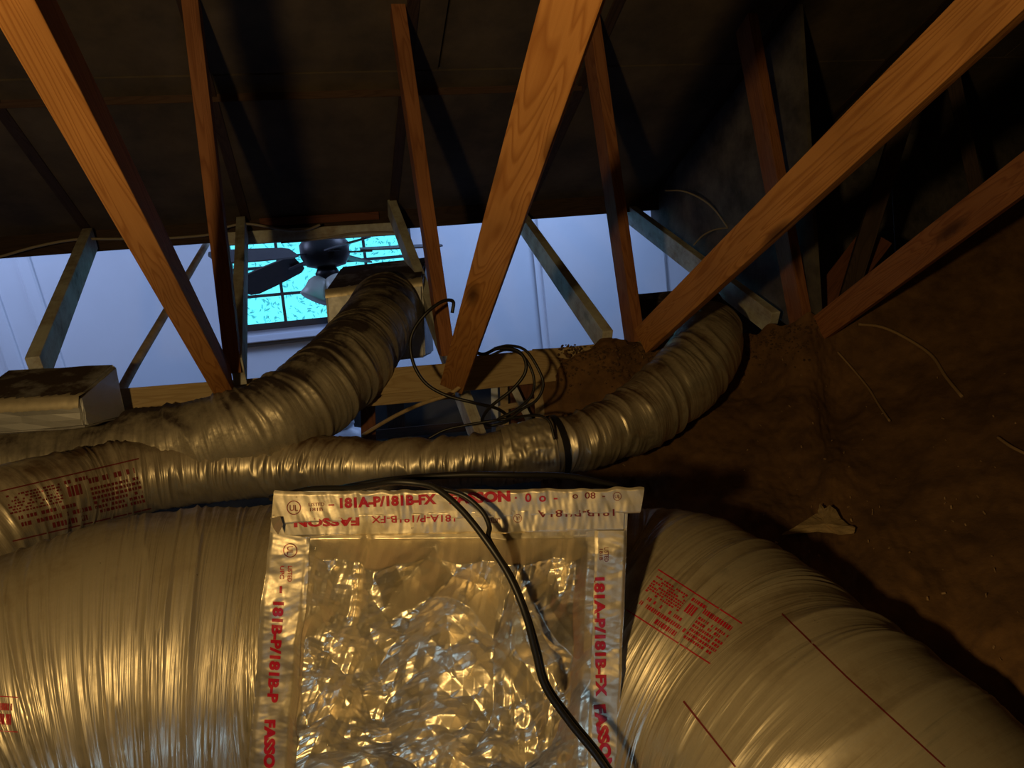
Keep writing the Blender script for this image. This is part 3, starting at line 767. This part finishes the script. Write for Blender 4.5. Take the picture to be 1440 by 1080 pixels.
lettering('FASSON', 632, 708, -2.5, 14, t_top, 86, .06)
lettering('·  0  o  -', 724, 706, -1, 12, t_top, 60, .02); lettering('o  08  -', 805, 701, 0, 9, t_top, 46, .01, INKPALE)
ulmark(868, 698, 6, 0, t_top)
# second run of tape, printed upside down
lettering('FASSON', 505, 728, 180-1.5, 11, t_top2, 92, .05)
lettering('181A-P/181B-FX', 640, 724, 180-1, 10, t_top2, 118, .012)
lettering('FASSON', 716, 735, 180-2, 7, t_top2, 60, .006, INKPALE) if False else None
lettering('LISTED', 703, 729, 180-2, 6, t_top2, 18, .003, INKPALE); ulmark(728, 729, 6, 180, t_top2)
lettering('181B-P/181A', 864, 716, 180-1, 10, t_top2, 108, .010, INKPALE)
# left strip reads downwards
ulmark(408, 774, 10, 90, t_l)
lettering('LISTED', 405, 796, 92, 6, t_l, 22, .008); lettering('UPC', 394, 796, 92, 6, t_l, 18, .008)
lettering('-', 390, 824, 92, 16, t_l, 10, .03)
lettering('181B-P/181B-P', 385, 846, 93.5, 14, t_l, 142, .05)
lettering('FASSON', 373, 1012, 91, 14, t_l, 86, .06)
# right strip
lettering('LISTED', 850, 770, 90, 6, t_r, 20, .005, INKPALE); lettering('181B', 843, 772, 90, 5, t_r, 16, .004, INKPALE)
lettering('181A-P/181B-FX', 836, 812, 89, 14, t_r, 168, .05)
lettering('FASSON', 836, 992, 83, 15, t_r, 96, .06)

# bent flap at the upper left corner
bm = bmesh.new()
fp = [(380, 728, 1.17), (394, 727, 1.185), (398, 738, 1.19), (391, 752, 1.175), (384, 742, 1.165)]
f = bm.faces.new([bm.verts.new(P(*p)) for p in fp]); r_ = bmesh.ops.extrude_face_region(bm, geom=[f])
for v in [g for g in r_['geom'] if isinstance(g, bmesh.types.BMVert)]: v.co -= nrm*.001
bmobj('loose_flap', bm, FOILTAPE, plen)

# ------------------------------------------------------------------ duct boots / boxes
def foilbox(label, q, depth, lf=.11, name='duct_boot_box'):
    """q: front face px corners TL TR BR BL with depth; goes back by depth along the view"""
    fr = [P(*p) for p in q]; t = thing(name, label, 'duct box', sum(fr, Vector())/4)
    back = Vector((FW.x, FW.y, 0)).normalized()*depth; lift = Vector((0, 0, lf))
    bm = bmesh.new(); a = [bm.verts.new(p) for p in fr]; b_ = [bm.verts.new(p+back+(lift if i < 2 else Vector())) for i, p in enumerate(fr)]
    bm.faces.new(a); bm.faces.new(b_[::-1])
    for i in range(4): bm.faces.new((a[i], b_[i], b_[(i+1) % 4], a[(i+1) % 4]))
    bmesh.ops.bevel(bm, geom=bm.edges[:], offset=.008, segments=3, affect='EDGES')
    bmesh.ops.subdivide_edges(bm, edges=bm.edges[:], cuts=3, use_grid_fill=True)
    for v in bm.verts: v.co += Vector([random.uniform(-1, 1)*.0015 for _ in range(3)])
    bmobj('box_body', bm, BOXFOIL, t)
    # tape seam along the top front edge
    bm = bmesh.new(); n_ = 30; rows_ = []
    dn = (fr[3]-fr[0]).normalized()
    for i in range(n_+1):
        e = fr[0].lerp(fr[1], i/n_); j = Vector((0, 0, random.uniform(-1, 1)*.002)); rows_.append([bm.verts.new(e+dn*.030-back.normalized()*.004+j), bm.verts.new(e-back.normalized()*.004-dn*.002), bm.verts.new(e+back.normalized()*.03+Vector((0, 0, .008))+j)])
    for i in range(n_):
        for k in range(2): bm.faces.new((rows_[i][k], rows_[i+1][k], rows_[i+1][k+1], rows_[i][k+1]))
    bmobj('seam_tape', bm, FOILTAPE, t, True)
    return t
foilbox('foil boot box with dusty brown top in front of the window', [(457, 408, 2.80), (594, 392, 2.86), (598, 502, 2.92), (466, 520, 2.86)], .34)
foilbox('foil box with brown top at the left edge of the opening', [(-60, 568, 1.80), (112, 558, 1.84), (122, 602, 1.86), (-60, 616, 1.82)], .20, .07)
foilbox('dark boot box behind the long web where the right duct ends', [(902, 452, 2.78), (1032, 440, 2.84), (1030, 520, 2.86), (900, 532, 2.80)], .22)

# ------------------------------------------------------------------ cables
tag(cable('cream_cable', [onY(x, y, YH-.12) for x, y in [(-40, 370), (0, 361), (50, 347), (105, 337), (160, 336), (235, 335), (300, 329), (320, 319), (350, 315), (400, 323), (430, 323), (450, 316)]], .0055, CREAMC, n=90), 'cream cable stapled along the top of the bright opening', 'cable')
tag(cable('cream_cable', [onY(x, y, YH-.06) for x, y in [(395, 341), (450, 336), (500, 328), (560, 326)]], .005, CREAMC, n=24), 'short pale cable along the header above the fan', 'cable')
tag(cable('tan_cord', [P(510, 612, 2.46), P(550, 588, 2.38), P(590, 569, 2.3), (P(630, 555, 2.26)), P(652, 540, 2.27)], .0065, WOODT, n=30), 'straight tan cord crossing below the middle truss foot', 'cord')
main1 = [P(x, y, z) for x, y, z in [(395, 697, 1.25), (440, 688, 1.23), (500, 686, 1.20), (548, 678, 1.17), (590, 680, 1.16), (615, 688, 1.15), (650, 718, 1.13), (685, 762, 1.11), (716, 810, 1.10), (738, 862, 1.09), (752, 915, 1.09), (766, 965, 1.09), (800, 1015, 1.09), (838, 1062, 1.09), (870, 1110, 1.09)]]
tag(cable('black_cable', main1, .0052, BLACKC, n=160, seg=12), 'thick black cable hanging down the front of the crumpled foil box', 'cable')
main2 = [P(x, y, z) for x, y, z in [(612, 686, 1.15), (650, 696, 1.15), (677, 718, 1.14), (688, 740, 1.13), (687, 756, 1.12), (700, 780, 1.11), (722, 815, 1.105), (742, 865, 1.10), (757, 915, 1.098), (770, 962, 1.10), (806, 1013, 1.10), (844, 1060, 1.10), (876, 1110, 1.10)]]
tag(cable('black_cable', main2, .0040, BLACKC, n=160, seg=12), 'thinner black cable looping beside the thick one on the foil box', 'cable')
tag(cable('black_cable', [P(x, y, z) for x, y, z in [(380, 700, 1.30), (450, 692, 1.28), (540, 676, 1.26), (640, 668, 1.27), (720, 668, 1.28), (800, 670, 1.31), (870, 684, 1.33)]], .0055, BLACKC, n=80), 'black cable lying along the top edge of the foil box', 'cable')
coil = [(636, 440, 2.12), (637, 424, 2.12), (622, 424, 2.14), (600, 440, 2.16), (583, 462, 2.16), (577, 485, 2.16), (583, 515, 2.16), (600, 540, 2.16), (628, 556, 2.16), (665, 566, 2.16), (700, 575, 2.2), (715, 590, 2.24), (690, 598, 2.26), (678, 590, 2.22), (690, 572, 2.18), (720, 548, 2.16), (738, 525, 2.15), (738, 505, 2.15), (725, 492, 2.16), (700, 490, 2.18), (680, 498, 2.2), (660, 492, 2.22)]
tag(cable('coiled_cable', [P(*p) for p in coil], .0052, BLACKC, n=220), 'black cable looping left around the foot of the middle truss', 'cable', 'black cables looped at the middle truss')
coil2 = [(695, 490, 2.2), (715, 486, 2.18), (738, 492, 2.16), (755, 515, 2.15), (764, 540, 2.15), (755, 562, 2.16), (735, 575, 2.18), (715, 588, 2.2), (690, 592, 2.22), (655, 598, 2.22), (625, 605, 2.22), (600, 618, 2.22)]
tag(cable('coiled_cable', [P(*p) for p in coil2], .0042, BLACKC, n=120), 'outermost black loop hanging right of the middle truss', 'cable', 'black cables looped at the middle truss')
coil3 = [(690, 500, 2.2), (712, 492, 2.18), (735, 500, 2.16), (750, 528, 2.15), (748, 555, 2.16), (728, 575, 2.18), (700, 590, 2.2), (720, 588, 2.2), (752, 584, 2.16), (772, 592, 2.14), (780, 618, 2.13)]
tag(cable('coiled_cable', [P(*p) for p in coil3], .0042, BLACKC, n=120), 'inner black loop running on to the tie on the long duct', 'cable', 'black cables looped at the middle truss')

# white plastic thing low in the gap
jp = P(484, 606, 3.45)
lathe('plastic_jug', [(.10, -.30), (.105, -.28), (.105, -.05), (.085, .0), (.048, .012), (.048, .028), (.052, .032), (.050, .064), (.040, .074), (.004, .077)], jp, PLASTIC, None, 32)
beam('shelf', (jp.x-.3, 3.9, jp.z-.302), (jp.x+.3, 3.9, jp.z-.302), .9, .03, WOODD, lp, hint=(0, 0, 1))
tag(bpy.data.objects['plastic_jug'], 'white plastic jug top glowing blue in the gap below the duct', 'jug')
# dirt heaped on the plate beside the middle truss
bm = bmesh.new()
for i in range(900):
    x = rs.uniform(785, 1150)
    if 930 < x < 1035: continue
    y = (484 if x < 930 else 472-(x-1040)*.2) + abs(rs.normal(0, 26))
    p = on_ins(x, y, .002); s_z = rs.uniform(.0015, .006)*(1.5 if rs.rand() < .08 else 1)
    bmesh.ops.create_icosphere(bm, subdivisions=1, radius=s_z, matrix=Matrix.Translation(p) @ Matrix.Diagonal((1, rs.uniform(.6, 1), rs.uniform(.5, 1), 1)))
o = bmobj('loose_dirt', bm, LITTER, ins); o['kind'] = 'stuff'
